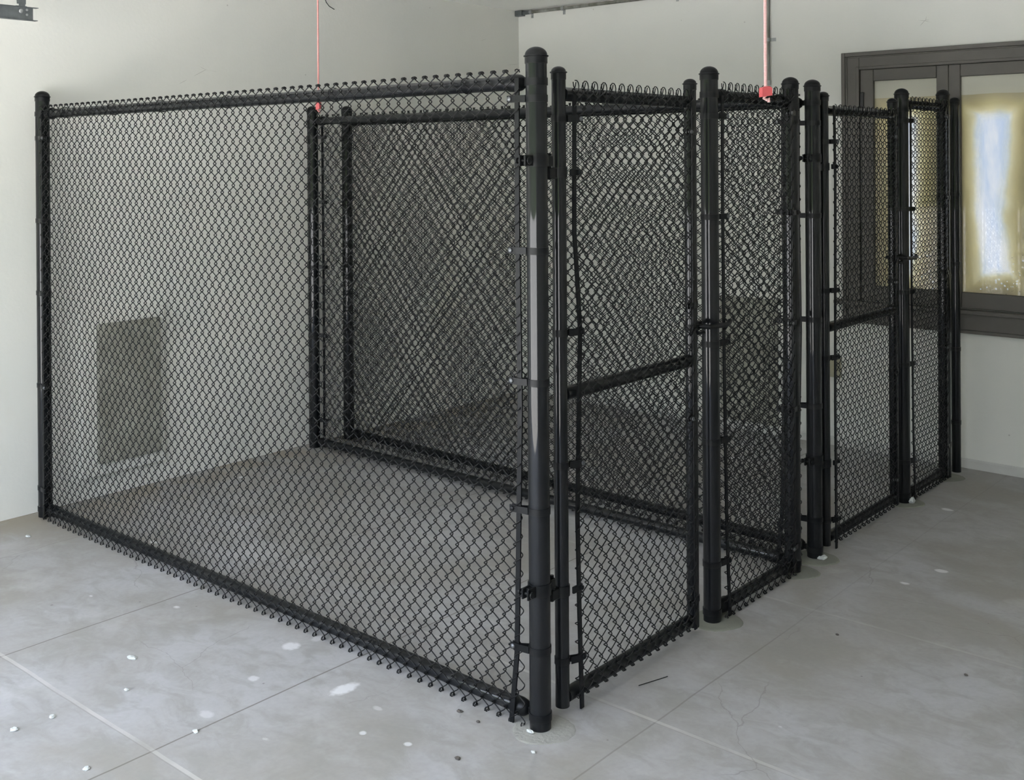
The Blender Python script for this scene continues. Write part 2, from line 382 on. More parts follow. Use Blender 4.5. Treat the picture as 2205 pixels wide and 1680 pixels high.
def tag(o, label, cat, group=None):
    o['label'] = label; o['category'] = cat
    if group: o['group'] = group
    return o

# ------------------------------------------------------------------ room shell
MB().box((-0.6, YF-0.15, -0.15), (XR, D+0.2, 0.0)).build('floor', FLOOR, kind='structure', smooth=False)
MB().box((-0.4, YF-0.15, ZC), (XR+0.15, D+0.2, ZC+0.15)).build('ceiling', CEIL, kind='structure', smooth=False)
MB().box((-XW-0.15, YF-0.15, 0), (-XW, D+0.2, ZC)).build('wall_left', WALL, kind='structure', smooth=False)
MB().box((XR, YF-0.15, 0), (XR+0.15, D+0.2, ZC)).build('wall_right', WALL, kind='structure', smooth=False)
b = MB(); wx0, wx1, wz0, wz1 = 2.34, 4.22, 0.84, 2.09
b.box((-XW, D, 0), (wx0, D+0.2, ZC)).box((wx1, D, 0), (XR, D+0.2, ZC)).box((wx0, D, 0), (wx1, D+0.2, wz0)).box((wx0, D, wz1), (wx1, D+0.2, ZC))
b.build('wall_back', WALL, kind='structure', smooth=False)
b = MB(); dx0, dx1, dz1 = 0.25, 4.60, 2.18
b.box((-XW, YF-0.15, 0), (dx0, YF, ZC)).box((dx1, YF-0.15, 0), (XR, YF, ZC)).box((dx0, YF-0.15, dz1), (dx1, YF, ZC))
b.build('wall_front', WALL, kind='structure', smooth=False)
MB().prism([(0, 0), (0.012, 0), (0.012, 0.040), (0.006, 0.048), (0, 0.048)], (-XW, D, 0), (0, -1, 0), (0, 0, 1), (1, 0, 0), XR+XW).build('baseboard_back', BASEB, kind='structure', smooth=False)
MB().box((-14, -26, -0.2), (20, YF-0.15, -0.02)).build('driveway', DRIVE, kind='structure', smooth=False)

# ------------------------------------------------------------------ window in the back wall
win = bpy.data.objects.new('window_1', None); C.objects.link(win); win.location = (3.28, D, 0.69); win['kind'] = 'structure'
def frame_rect(b, x0, x1, z0, z1, wl, wr, wt, wb, y0, y1, bev=0.002):
    b.box((x0, y0, z0), (x0+wl, y1, z1), bev).box((x1-wr, y0, z0), (x1, y1, z1), bev)
    b.box((x0+wl, y0, z1-wt), (x1-wr, y1, z1), bev).box((x0+wl, y0, z0), (x1-wr, y1, z0+wb), bev)
cs = MB(); cx1 = 4.30
frame_rect(cs, 2.261, cx1, 0.690, 2.157, 0.098, 0.098, 0.093, 0.120, D-0.022, D-0.001)
frame_rect(cs, 2.261, cx1, 0.690, 2.157, 0.022, 0.022, 0.022, 0.018, D-0.032, D-0.020)
frame_rect(cs, 2.283, cx1-0.022, 0.700, 2.135, 0.010, 0.010, 0.008, 0.008, D-0.027, D-0.020)
frame_rect(cs, 2.340, cx1-0.079, 0.80, 2.078, 0.020, 0.020, 0.016, 0.012, D-0.026, D-0.018)
cs.build('window_casing', TRIM, win)
sl = MB(); sl.box((2.221, D-0.060, 0.790), (cx1+0.04, D-0.001, 0.812), 0.004); sl.build('window_sill', TRIM, win)
jb = MB(); frame_rect(jb, 2.341, 4.219, 0.841, 2.089, 0.018, 0.018, 0.024, 0.02, D+0.001, D+0.15)
for xm in (2.833, 3.530): jb.box((xm-0.030, D+0.031, 0.85), (xm+0.030, D+0.060, 2.08), 0.002)
jb.box((2.355, D+0.031, 2.010), (4.205, D+0.060, 2.080)).box((2.355, D+0.031, 0.845), (4.205, D+0.060, 0.885)).box((2.355, D+0.031, 0.85), (2.42, D+0.060, 2.08))
jb.build('window_jamb', TRIM, win)
def sash(x0, x1, gx0, gx1, cx, hw, nm):
    b = MB(); z0, z1, gz0, gz1 = 0.815, 2.062, 0.897, 1.998
    b.box((x0, D-0.012, z0), (gx0, D+0.030, z1), 0.003).box((gx1, D-0.012, z0), (x1, D+0.030, z1), 0.003)
    b.box((gx0, D-0.012, gz1), (gx1, D+0.030, z1), 0.003).box((gx0, D-0.012, z0), (gx1, D+0.030, gz0), 0.003)
    s_ = b.build('window_sash', TRIM, win)
    g = MB(); g.box((gx0, D+0.006, gz0), (gx1, D+0.010, gz1))
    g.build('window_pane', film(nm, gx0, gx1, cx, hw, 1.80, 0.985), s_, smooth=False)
    return s_
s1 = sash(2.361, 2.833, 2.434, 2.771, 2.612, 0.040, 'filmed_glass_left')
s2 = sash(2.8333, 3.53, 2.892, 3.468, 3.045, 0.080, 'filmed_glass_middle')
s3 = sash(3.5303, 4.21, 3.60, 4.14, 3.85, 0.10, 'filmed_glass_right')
MB().box((2.363, D-0.020, 1.86), (2.383, D-0.011, 1.94), 0.002).build('window_hinge', HNG, s1)

# ------------------------------------------------------------------ fence parts
def cap(b, c, z_top, r):
    """dome cap whose crown is at z_top on a tube of radius r; returns tube top"""
    R_ = r*1.05; h = r*0.92; z0 = z_top-h
    pr = [(R_-0.001, -0.019), (R_+0.0005, -0.019), (R_+0.0005, -0.001), (R_+0.0038, 0.0), (R_+0.0038, 0.0028), (R_, 0.004)]
    for k in range(1, 9):
        t = k/8*PI/2; pr.append((max(0.0, R_*math.cos(t)) if k < 8 else 0.0, 0.004+(h-0.004)*math.sin(t)))
    b.lathe(pr, (c[0], c[1], z0), seg=32)
    return z0
def band_ring(b, c, z, r, h=0.0195, t=0.0022):
    b.lathe([(r-0.0005, -h/2), (r+t, -h/2), (r+t, h/2), (r-0.0005, h/2)], (c[0], c[1], z), seg=32)
def bolt_mesh(p, ax, L_=0.018):
    b = MB(); a = V(*ax); p = V(*p)
    b.lathe([(0, 0), (0.004, 0), (0.004, L_), (0, L_)], p-a*L_/2, ax, 10)
    b.lathe([(0, 0), (0.0072, 0.0), (0.0068, 0.003), (0.004, 0.0052), (0, 0.006)], p+a*L_/2, ax, 14)
    b.lathe([(0, 0), (0.0068, 0), (0.0068, 0.0045), (0, 0.0045)], p-a*L_/2-a*0.0045, ax, 6)
    return b
def tension_band(par, c, u, n, z, r, off, reach):
    """strap round a tube with two ears clamping the tension bar; u along fence, n toward fabric side"""
    u = V(*u, 0); n = V(*n, 0); b = MB(); band_ring(b, c, z, r)
    c3 = V(c[0], c[1], z); zz = V(0, 0, 1)
    for sgn in (-1, 1):
        q = [c3+u*(r*0.55)+n*(off*0.55+sgn*r*0.45), c3+u*(r+0.018)+n*(off+sgn*0.0052), c3+u*reach+n*(off+sgn*0.0052)]
        for a_, d_ in zip(q[:-1], q[1:]):
            d = d_-a_; Ln = np.linalg.norm(d); d = d/Ln; w = np.cross(zz, d)
            b.obox((a_+d_)/2, d, w, zz, (Ln/2+0.0005, 0.0012, 0.0095))
    o = b.build('tension_band', FIT, par)
    bolt_mesh(c3+u*(reach-0.009)+n*off, n if n@n > 0 else (0, 0, 1), 0.014).build('bolt', BOLT if abs(z-1.761) < 0.3 or random.random() < 0.35 else FIT, o)
    return o
def brace_band(par, c, u, z, r):
    b = MB(); band_ring(b, c, z, r, 0.021, 0.0026); u = V(*u, 0); c3 = V(c[0], c[1], z)
    b.obox(c3+u*(r+0.010), u, (-u[1], u[0], 0), (0, 0, 1), (0.0125, 0.005, 0.0105), 0.001)
    return b.build('brace_band', FIT, par)
posts = {
 'L': ((0, 0), 1.912, .03015, 'black fence post standing against the white wall, leftmost'),
 'B': ((0, 1.535), 1.893, .03015, 'black fence post by the white wall inside the mesh, left of two side by side'),
 'C': ((0, 1.783), 1.901, .03015, 'black fence post by the white wall inside the mesh, right of two side by side'),
 'P0': ((W, 0), 1.906, .03015, 'tall thick black corner post with dome cap nearest the camera'),
 'P1': ((W, .930), 1.906, .03015, 'black post in a round cement footing just right of the nearer gate'),
 'P2': ((W, 1.530), 1.900, .03015, 'black post left of the narrow slit between the two kennels'),
 'P3': ((W, 1.7185), 1.900, .03015, 'black post the farther gate is hinged on, right of the narrow slit'),
 'P4': ((W, 2.632), 1.905, .03015, 'black post just right of the farther gate where its latch closes'),
 'P5': ((W, 3.162), 1.922, .03015, 'black post right of the farthest narrow mesh panel'),
 'P6': ((W+.012, 3.290), 1.888, .0225, 'thin shorter black post last in the row by the window wall')}
PO = {}
for k, (c, H, r, lab) in posts.items():
    o = thing('fence_post', lab, 'fence post', (c[0], c[1], 0), 'black posts of the kennels'); PO[k] = o
    cb = MB(); zt = cap(cb, c, H, r)
    MB().lathe([(0, 0.0005), (r, 0.0005), (r, zt-0.002), (0, zt-0.002)], (c[0], c[1], 0), seg=40).build('post_tube', TUBE, o)
    cb.build('post_cap', FIT, o)
OFF = 0.029; RR = 0.0207
FP, RCH = 0.03015, 0.082
for z in (1.761, 1.336, .969, .61, .222): tension_band(PO['P0'], (W, 0), (-1, 0), (0, -1), z, FP, OFF, 0.078)
for z in (1.699, 1.33, 1.006, .591, .13): tension_band(PO['L'], (0, 0), (1, 0), (0, -1), z, FP, OFF, 0.078)
for z in (1.72, 1.36, 1.0, .62, .15): tension_band(PO['B'], (0, 1.535), (1, 0), (0, 1), z, FP, OFF, 0.078)
for z in (1.73, 1.37, .99, .63, .14): tension_band(PO['C'], (0, 1.783), (1, 0), (0, -1), z, FP, OFF, 0.078)
for z in (1.73, 1.38, .955, .61, .16): tension_band(PO['P2'], (W, 1.53), (-1, 0), (0, 1), z, FP, OFF, 0.078)
for z in (1.772, 1.393, .975, .645, .12): tension_band(PO['P2'], (W, 1.53), (0, -1), (1, 0), z-0.012, FP, OFF, 0.070)
for z in (1.727, 1.36, .948, .605, .155): tension_band(PO['P3'], (W, 1.7185), (-1, 0), (0, -1), z, FP, OFF, 0.078)
for z in (1.735, 1.39, .955, .62, .20): tension_band(PO['P1'], (W, .93), (0, 1), (1, 0), z, FP, OFF, 0.070)
for z in (1.756, 1.35, .97, .636, .19): tension_band(PO['P4'], (W, 2.632), (0, 1), (1, 0), z, FP, OFF, 0.066)
for z in (1.787, 1.387, 1.02, .655, .165): tension_band(PO['P5'], (W, 3.162), (0, -1), (1, 0), z, FP, OFF, 0.066)
for z in (1.40, 1.05, .62, .25):
    b = MB(); band_ring(b, (W+.012, 3.290), z, .0225); b.build('post_band', FIT, PO['P6'])
for k, u in (('P0', (-1, 0)), ('L', (1, 0)), ('B', (1, 0)), ('C', (1, 0)), ('P2', (-1, 0)), ('P3', (-1, 0)), ('P1', (0, 1)), ('P4', (0, 1))):
    c = posts[k][0]
    brace_band(PO[k], c, u, 1.808, FP); brace_band(PO[k], c, u, 0.036, FP)
for k in ('P2', 'P5'):
    brace_band(PO[k], posts[k][0], (0, -1), 1.785 if k == 'P2' else 1.83, FP)

# chain link fabric
def transport_tube(P, r, seg):
    n = len(P); T = np.gradient(P, axis=0); T /= np.linalg.norm(T, axis=1)[:, None]
    u = np.cross(T[0], V(0.3, 0.2, 1)); u /= np.linalg.norm(u); out_ = np.zeros((n, seg, 3))
    an = 2*PI*np.arange(seg)/seg
    for i in range(n):
        u = u-T[i]*(u@T[i]); u /= np.linalg.norm(u); w = np.cross(T[i], u)
        out_[i] = P[i]+r*(np.cos(an)[:, None]*u+np.sin(an)[:, None]*w)
    return out_.reshape(-1, 3)
_b = [(1-.22*t*t, math.sin(-t*PI/2), .5+.108*t) for t in (-1, -.62, -.24, .24, .62, 1)]      # right bend, front to back
TPL = np.array([(-x_, -n_, (z_-.5) % 1.0) for x_, n_, z_ in _b[3:]] + _b + [(-x_, -n_, z_+.5) for x_, n_, z_ in _b[:3]])   # 12 points a period
def fabric(par, p0, u, n, length, ztop, zbot, pitch, loop, wr=0.00172, depth=0.0055, warp=0.004, seg=6, kinds='both', seed=1):
    """p0: xy of the start of fabric plane, u along, n outward."""
    rs = np.random.RandomState(seed)
    u3, n3, z3 = V(*u, 0), V(*n, 0), V(0, 0, 1)
    cols = max(2, int(round(length/pitch))); cols -= cols % 2
    c = length/cols; per = max(1, int(round((ztop-zbot)/0.0526))); P = (ztop-zbot)/per
    e_ = 0.0031; A = c/2+e_
    tm = []
    for half in (0, 1):
        T_ = TPL if not half else np.roll(TPL, -6, axis=0).copy()
        if half: T_ = T_.copy(); T_[:, 2] = (T_[:, 2]-0.5) % 1.0
        pts = np.concatenate([T_+[0, 0, k] for k in range(per)]+[T_[:1]+[0, 0, per]])
        loc = np.stack([pts[:, 0]*A, pts[:, 1]*depth, pts[:, 2]*P], 1)
        tm.append(transport_tube(loc, wr, seg))
    npt = per*12+1
    i = np.arange(npt-1)[:, None]*seg; k = np.arange(seg)[None]; q = (k+1) % seg
    F = np.stack([i+k, i+q, i+seg+q, i+seg+k], -1).reshape(-1, 4)
    # gentle waviness of the hung fabric, out of plane
    ph = rs.rand(4)*6
    def bulge(s_, z): return warp*(np.sin(s_*2.3+ph[0])*np.sin(z*2.1+ph[1])+0.5*np.sin(s_*6.1+ph[2])*np.sin(z*4.0+ph[3]))
    Vs = []; Fs = []; nv = 0
    for j in range(cols):
        t = tm[j % 2].copy(); s_ = t[:, 0]+c*(j+0.5); z = t[:, 2]+zbot
        s_ = s_+0.0012*np.sin(z*3+j*0.05+ph[0])
        nn = t[:, 1]+bulge(s_, z)
        Vs.append(u3*s_[:, None]+n3*nn[:, None]+z3*z[:, None]); Fs.append(F+nv); nv += len(t)
    # knuckled selvage: paired hooks at every second column
    hooks = []
    for col in range(0, cols+1, 2):
        for zz_, sg, hh_ in ((ztop, 1, loop), (zbot, -1, 0.006)):
            for side in ((-1, 1) if 0 < col < cols else ((1,) if col == 0 else (-1,))):
                x0 = col*c
                d0 = depth
                if loop > 0.01 and sg > 0:
                    if side < 0 and 0 < col < cols:
                        continue
                    hl = loop
                    hk = np.array([(-.0120, 0, -.014), (-.0150, .003, -.004), (-.0150, .004, .35*hl), (-.0110, .005, .75*hl), (-.0040, .005, hl), (.0040, .005, hl), (.0110, .005, .75*hl), (.0150, .004, .35*hl), (.0150, .003, -.004), (.0120, 0, -.014)])
                    if col == 0: hk = hk[4:]
                    if col == cols: hk = hk[:6]
                    extra = [np.array([(-.0080, .001, .80*hl), (-.002, -.002, .30*hl), (.006, -.003, -.15*hl)]), np.array([(.0080, -.001, .80*hl), (.002, .001, .30*hl), (-.006, .003, -.15*hl)])]
                    for hx in [hk]+extra:
                        t = transport_tube(hx, wr, seg); s_ = t[:, 0]*HW+x0; z = t[:, 2]+zz_; nn = t[:, 1]+bulge(s_, z)
                        m_ = len(hx); i2 = np.arange(m_-1)[:, None]*seg
                        Vs.append(u3*s_[:, None]+n3*nn[:, None]+z3*z[:, None]); Fs.append(np.stack([i2+k, i2+q, i2+seg+q, i2+seg+k], -1).reshape(-1, 4)+nv); nv += len(t)
                    continue
                hk = np.array([(side*-0.0040, d0*side*0.6, -0.005), (side*0.0006, d0*side*0.9, 0.001), (side*0.0045, d0*side*0.3, 0.0035), (side*0.0065, -d0*side*0.6, 0.0015), (side*0.0055, -d0*side*0.9, -0.003)]) if sg > 0 else np.array([(side*-0.0020, d0*side*0.2, -0.002), (side*0.0006, d0*1.25*side, 0.25*hh_), (side*0.0020, d0*1.0*side, 0.8*hh_),
                               (side*0.0026, 0.0, 1.0*hh_+0.002), (side*0.0030, -d0*1.1*side, 0.7*hh_), (side*0.0040, -d0*0.9*side, 0.1*hh_), (side*0.0030, -d0*0.2*side, -0.004)])
                hk[:, 2] *= sg
                t = transport_tube(hk, wr, seg); s_ = t[:, 0]+x0; z = t[:, 2]+zz_; nn = t[:, 1]+bulge(s_, z)
                m_ = len(hk); i2 = np.arange(m_-1)[:, None]*seg
                F2 = np.stack([i2+k, i2+q, i2+seg+q, i2+seg+k], -1).reshape(-1, 4)
                Vs.append(u3*s_[:, None]+n3*nn[:, None]+z3*z[:, None]); Fs.append(F2+nv); nv += len(t)
                Fs.append(np.array([[nv-1, nv-2, nv-3, nv-4], [nv-1, nv-4, nv-5, nv-6]]))
    Vt = np.concatenate(Vs)+V(p0[0], p0[1], 0)-V(*root_loc(par)); Ft = np.concatenate(Fs).astype(np.int32)
    me = bpy.data.meshes.new('chain_link_mesh')
    me.vertices.add(len(Vt)); me.vertices.foreach_set('co', Vt.astype(np.float32).ravel())
    me.loops.add(Ft.size); me.loops.foreach_set('vertex_index', Ft.ravel())
    me.polygons.add(len(Ft)); me.polygons.foreach_set('loop_start', np.arange(0, Ft.size, 4, dtype=np.int32))
    me.polygons.foreach_set('use_smooth', np.ones(len(Ft), bool)); me.update(calc_edges=True); me.validate()
    me.materials.append(WIRE)
    o = bpy.data.objects.new('chain_link_mesh', me); C.objects.link(o); o.parent = par
    return o
def rail(par, name, a, b_, r=RR, cups=(1, 1)):
    a, b_ = V(*a), V(*b_); d = (b_-a)/np.linalg.norm(b_-a)
    MB().cyl(a, b_, r, 28, 0.001).build(name, TUBE, par)
    for e_, (p, s_) in zip(cups, ((a, -1), (b_, 1))):
        if not e_: continue
        ax = d*s_; base = p-ax*0.030
        cp = MB(); cp.lathe([(r+.0005, 0), (r+.0045, 0), (r+.0048, .026), (r+.002, .040), (r-.004, .050), (.010, .055), (0, .056)], base, ax, 28)
        sd = np.cross(ax, V(0, 0, 1))
        cp.obox(base+ax*0.0555, ax, sd, (0, 0, 1), (0.0085, 0.0035, 0.009), 0.001)
        oo = cp.build('rail_end_cup', FIT, par)
def bar(par, pts, u, n, w=0.016, t=0.0045):
    """flat tension bar following pts (list of xyz), width along u"""
    u3, n3 = V(*u, 0), V(*n, 0); vs = []; fs = []
    for p in pts:
        p = V(*p)
        for a_, b_ in ((-1, -1), (1, -1), (1, 1), (-1, 1)): vs.append(p+u3*a_*w/2+n3*b_*t/2)
    for i in range(len(pts)-1):
        for k in range(4):
            q = (k+1) % 4; fs.append((i*4+k, i*4+q, i*4+4+q, i*4+4+k))
    fs += [(3, 2, 1, 0), tuple(range(len(pts)*4-4, len(pts)*4))]
    return MB().add(vs, fs).build('tension_bar', FIT, par)
def tie(par, p, u, n, r=RR):
    """wire tie looped over a rail and twisted below"""
    u3, n3, p = V(*u, 0), V(*n, 0), V(*p); b = MB(); pts = []
    R_ = r+0.0022
    for k in range(13):
        t = -0.62*PI+k/12*1.62*PI
        pts.append(p+n3*(R_*math.cos(t)+(0.009 if math.cos(t) > 0 else 0))+V(0, 0, R_*math.sin(t)*-1)+u3*(0.006*k/12))
    b.tube(pts, 0.0017, 6)
    q = pts[0]; b.tube([q, q+V(0, 0, -0.004)-u3*0.012+n3*0.008, q-u3*0.024+V(0, 0, -0.012)+n3*0.010, q-u3*0.030+V(0, 0, -0.020)+n3*0.006], 0.0018, 6)
    return b.build('wire_tie', WIRE, par)
HW = 1.0
PC = 0.02266
def partition(label, y, n, xl, xr, ztop=1.8405, zbot=0.006, seed=1, ties=()):
    o = thing('chain_link_fence', label, 'fence panel', ((xl+xr)/2, y, 0), 'chain link panels of the kennels')
    rail(o, 'top_rail', (xl, y, 1.808), (xr, y, 1.808)); rail(o, 'bottom_rail', (xl, y, 0.038), (xr, y, 0.038))
    yf = y+n*OFF
    fabric(o, (xl-0.020, yf), (1, 0), (0, n), xr-xl+0.044, ztop, zbot, PC, 0.006, seed=seed)
    wob = [(0.0, -.006), (.35, .006), (.9, .008), (1.4, .002), (1.82, 0.0)]; wobr = [(-0.003, -.036), (.20, -.014), (.40, -.008), (.9, .004), (1.4, -.002), (1.815, 0.0)]
    bar(o, [(xl-0.020+0.3*w_, yf, z+0.004) for z, w_ in wob], (1, 0), (0, n))
    bar(o, [(xr+0.020+w_, yf, z+0.004) for z, w_ in wobr], (1, 0), (0, n))
    for t in ties: tie(o, (t, y, 1.808), (1, 0), (0, n))
    return o
partition('large front chain link panel from the white wall to the thick corner post', 0.0, -1, 0.066, 2.817, ties=(0.22, 0.62, 0.98, 1.42, 2.02, 2.62), seed=1)
partition('inner chain link partition of the nearer kennel, first seen behind the front mesh', 1.535, 1, 0.068, 2.815, seed=2, ties=(0.5, 1.3, 2.1))
o = partition('chain link partition of the farther kennel, just behind the other inner partition', 1.750, -1, 0.068, 2.815, seed=3, ties=(0.5, 1.3, 2.1))
# the rear partition runs slightly out of square between its two posts
o.location = (0.5*(0.068+2.815), 1.750, 0); o.rotation_euler[2] = math.atan2(1.7185-1.783, W)

def front_panel(label, y0, y1, zr, ztop, zbot, loop, seed, cups):
    o = thing('chain_link_fence', label, 'fence panel', (W, (y0+y1)/2, 0), 'chain link panels of the kennels')
    rail(o, 'top_rail', (W, y0, zr[0]), (W, y1, zr[0]), cups=cups); rail(o, 'bottom_rail', (W, y0, zr[1]), (W, y1, zr[1]), cups=(1, 1))
    fabric(o, (W+OFF, y0-0.020), (0, 1), (1, 0), y1-y0+0.040, ztop, zbot, 0.0222, loop, seed=seed, depth=0.0062)
    bar(o, [(W+OFF, y0-0.022+d, z) for z, d in ((0.002, .030), (.3, .012), (.9, .0), (1.4, -.004), (zr[0], -.002))], (0, 1), (1, 0))
    bar(o, [(W+OFF, y1+0.016+d, z) for z, d in ((0.02, .0), (.9, .004), (zr[0], -.002))], (0, 1), (1, 0))
    tie(o, (W, (y0+y1)/2, zr[0]), (0, 1), (1, 0))
    return o
front_panel('narrow chain link panel beside the nearer gate, with small looped wire tips on top', .992, 1.470, (1.806, 0.034), 1.8295, 0.010, 0.0225, 4, (1, 1))
front_panel('farthest narrow chain link panel, seen in front of the window', 2.690, 3.104, (1.832, 0.034), 1.848, 0.014, 0.019, 5, (1, 1))

# gates
def gate(label, y0, y1, capz, zr, ztop, zbot, loop, hinge_post_y, latch_post_y, latch_z, bl, br, seed, bow):
    o = thing('kennel_gate', label, 'gate', (W, y0, 0.024), 'chain link gates of the kennels'); rg = 0.0205
    for y in (y0, y1):
        cb = MB(); zt = cap(cb, (W, y), capz, rg)
        MB().lathe([(0, 0.024), (rg, 0.024), (rg, zt-0.002), (0, zt-0.002)], (W, y, 0), seg=32).build('frame_upright', TUBE, o)
        cb.build('post_cap', FIT, o)
    for nm, z in (('top_rail', zr[0]), ('middle_rail', zr[1]), ('bottom_rail', zr[2])):
        MB().cyl((W, y0+rg*0.8, z), (W, y1-rg*0.8, z), rg if nm != 'middle_rail' else 0.0205, 24).build(nm, TUBE, o)
    fo = rg+0.0085
    ya, yb = y0+0.038, y1-0.034
    fabric(o, (W+fo, ya), (0, 1), (1, 0), yb-ya, ztop, zbot, 0.0222, loop, seed=seed, depth=0.0062)
    bar(o, [(W+fo, ya-0.004+d, z) for z, d in bow], (0, 1), (1, 0))
    bar(o, [(W+fo, yb+0.004, z) for z in (0.03, 1.0, zr[0]+0.01)], (0, 1), (1, 0))
    for z in bl: tension_band(o, (W, y0), (0, 1), (1, 0), z, rg, fo, 0.066)
    for z in br: tension_band(o, (W, y1), (0, -1), (1, 0), z, rg, fo, 0.060)
    # hinges: collar on the post with a long bolt, collar on the gate upright, pin between
    for z in (1.588, 0.392):
        b = MB(); c0 = (W, hinge_post_y); band_ring(b, c0, z, FP, 0.034, 0.0035)
        ym = (hinge_post_y+FP+y0-rg)/2
        b.box((W-0.012, hinge_post_y+FP*0.8, z-0.017), (W+0.012, ym+0.004, z+0.013), 0.002)
        b.box((W-0.010, hinge_post_y-FP-0.030, z-0.014), (W+0.010, hinge_post_y-FP+0.004, z+0.014), 0.002) if False else None
        b.box((W-0.013, hinge_post_y-FP-0.034, z-0.015), (W-0.007, hinge_post_y-FP+0.008, z+0.015), 0.001)
        b.box((W+0.007, hinge_post_y-FP-0.034, z-0.015), (W+0.013, hinge_post_y-FP+0.008, z+0.015), 0.001)
        b.box((W-0.008, hinge_post_y-FP-0.020, z-0.012), (W+0.008, hinge_post_y-FP+0.006, z+0.012), 0.001)
        h = b.build('post_hinge', FIT, o)
        MB().lathe([(0, 0), (.0085, 0), (.0085, .006), (.0045, .006), (.0045, .046), (.010, .046), (.010, .049), (0, .053)], (W-0.028, hinge_post_y-FP-0.024, z), (1, 0, 0), 14).build('hinge_bolt', FIT, h)
        b = MB(); band_ring(b, (W, y0), z-0.035, rg, 0.030, 0.0032)
        b.box((W-0.009, ym-0.008, z-0.052), (W+0.009, y0-rg*0.8, z-0.022), 0.002)
        b.cyl((W, ym, z-0.055), (W, ym, z+0.020), 0.006, 14, 0.001)
        b.obox((W+fo, y0+0.036, z-0.035), (1, 0, 0), (0, 1, 0), (0, 0, 1), (0.004, 0.022, 0.010), 0.002)
        h2 = b.build('gate_hinge', FIT, o)
        bolt_mesh((W+fo, y0+0.050, z-0.035), (1, 0, 0), 0.012).build('bolt', FIT, h2)
    # fork latch
    z = latch_z; ly = latch_post_y; b = MB(); band_ring(b, (W, y1), z+0.004, rg, 0.022, 0.003)
    for s_ in (-1, 1):
        xo = W+s_*(FP+0.013)
        b.tube([(W+s_*0.010, y1+rg+0.004, z+0.004), (W+s_*0.024, y1+rg+0.010, z+0.006), (xo, y1+rg+0.022, z+0.004), (xo, ly-0.01, z), (xo, ly+0.030, z-0.002), (xo, ly+0.048, z+0.001), (xo-s_*0.003, ly+0.062, z+0.008)], 0.0085, 12)
    b.box((W-0.014, y1+rg-0.006, z-0.010), (W+0.014, y1+rg+0.012, z+0.016), 0.003)
    lt = b.build('fork_latch', FIT, o)
    MB().tube([(W+fo+0.006, y1-0.062, z-0.012), (W+fo+0.004, y1-0.030, z+0.006), (W+rg+0.006, y1, z-0.014), (W+rg+0.004, y1+0.04, z-0.016), (W+0.006, y1+0.062, z-0.016)], 0.0050, 10).build('latch_lever', FIT, lt)
    return o
gate('nearer chain link gate, hinged on the thick corner post, with a middle rail', 0.100, 0.806, 1.857, (1.778, 0.916, 0.048), 1.794, 0.046, 0.0225, 0.0, .93, 1.021,
     (1.707, 1.094, 0.715, 0.156), (1.678, 1.103, 0.732, 0.120), 6, [(0.006, .020), (.297, .010), (.568, .004), (.75, .010), (1.094, .022), (1.2, .014), (1.38, -.002), (1.777, .002)])
gate('farther chain link gate, in front of the back wall and window edge', 1.816, 2.522, 1.856, (1.780, 0.900, 0.050), 1.785, 0.034, 0.0195, 1.7185, 2.632, 1.127,
     (1.654, 1.052, 0.780, 0.124), (1.680, 1.03, 0.626, 0.145), 7, [(0.006, .004), (.6, .0), (1.1, .006), (1.5, .012), (1.80, .004)])

# cement footings round the post bases
def footing(c, r, h, label, dx=0, dy=0, mat=None):
    rs = random.Random(int(c[1]*100)); b = MB(); seg = 40; vs = []; fs = []
    prof = [(1.0, 0.0), (0.97, h*0.7), (0.9, h), (0.0, h*1.1)]
    wob = [1+0.05*math.sin(3*t/seg*2*PI+rs.random()*0.5)+rs.uniform(-.02, .02) for t in range(seg)]
    for pr, hz in prof[:-1]:
        for i in range(seg):
            t = 2*PI*i/seg; vs.append((c[0]+dx+r*pr*wob[i]*math.cos(t), c[1]+dy+r*pr*wob[i]*math.sin(t), hz))
    vs.append((c[0]+dx, c[1]+dy, h*1.1))
    for k in range(2):
        for i in range(seg): fs.append((k*seg+i, k*seg+(i+1) % seg, k*seg+seg+(i+1) % seg, k*seg+seg+i))
    for i in range(seg): fs.append((2*seg+i, 2*seg+(i+1) % seg, 3*seg))
    b.add(vs, fs)
    return tag(b.build('cement_footing', mat or CEM, at=(c[0], c[1], 0)), label, 'footing', 'round cement footings under the posts')
footing((W, 0), 0.088, 0.0012, 'pale round cement patch around the foot of the thick corner post', 0.01, 0.0, CEM2)
footing((W, .93), 0.088, 0.0040, 'round grey cement footing under the post right of the nearer gate', 0.01, 0.01)
footing((W, 1.53), 0.080, 0.0022, 'faint round cement patch under the post left of the narrow slit', 0.02, 0.0)
footing((W, 1.7185), 0.086, 0.0040, 'round cement footing with a white chip, under the farther gate hinge post', 0.01, -0.01)
footing((W, 2.632), 0.084, 0.0036, 'round cement footing with white plaster, under the farther gate latch post', 0.005, 0.0)
footing((W, 3.162), 0.080, 0.0030, 'round cement footing under the last thick post by the window wall', 0.01, 0.0)

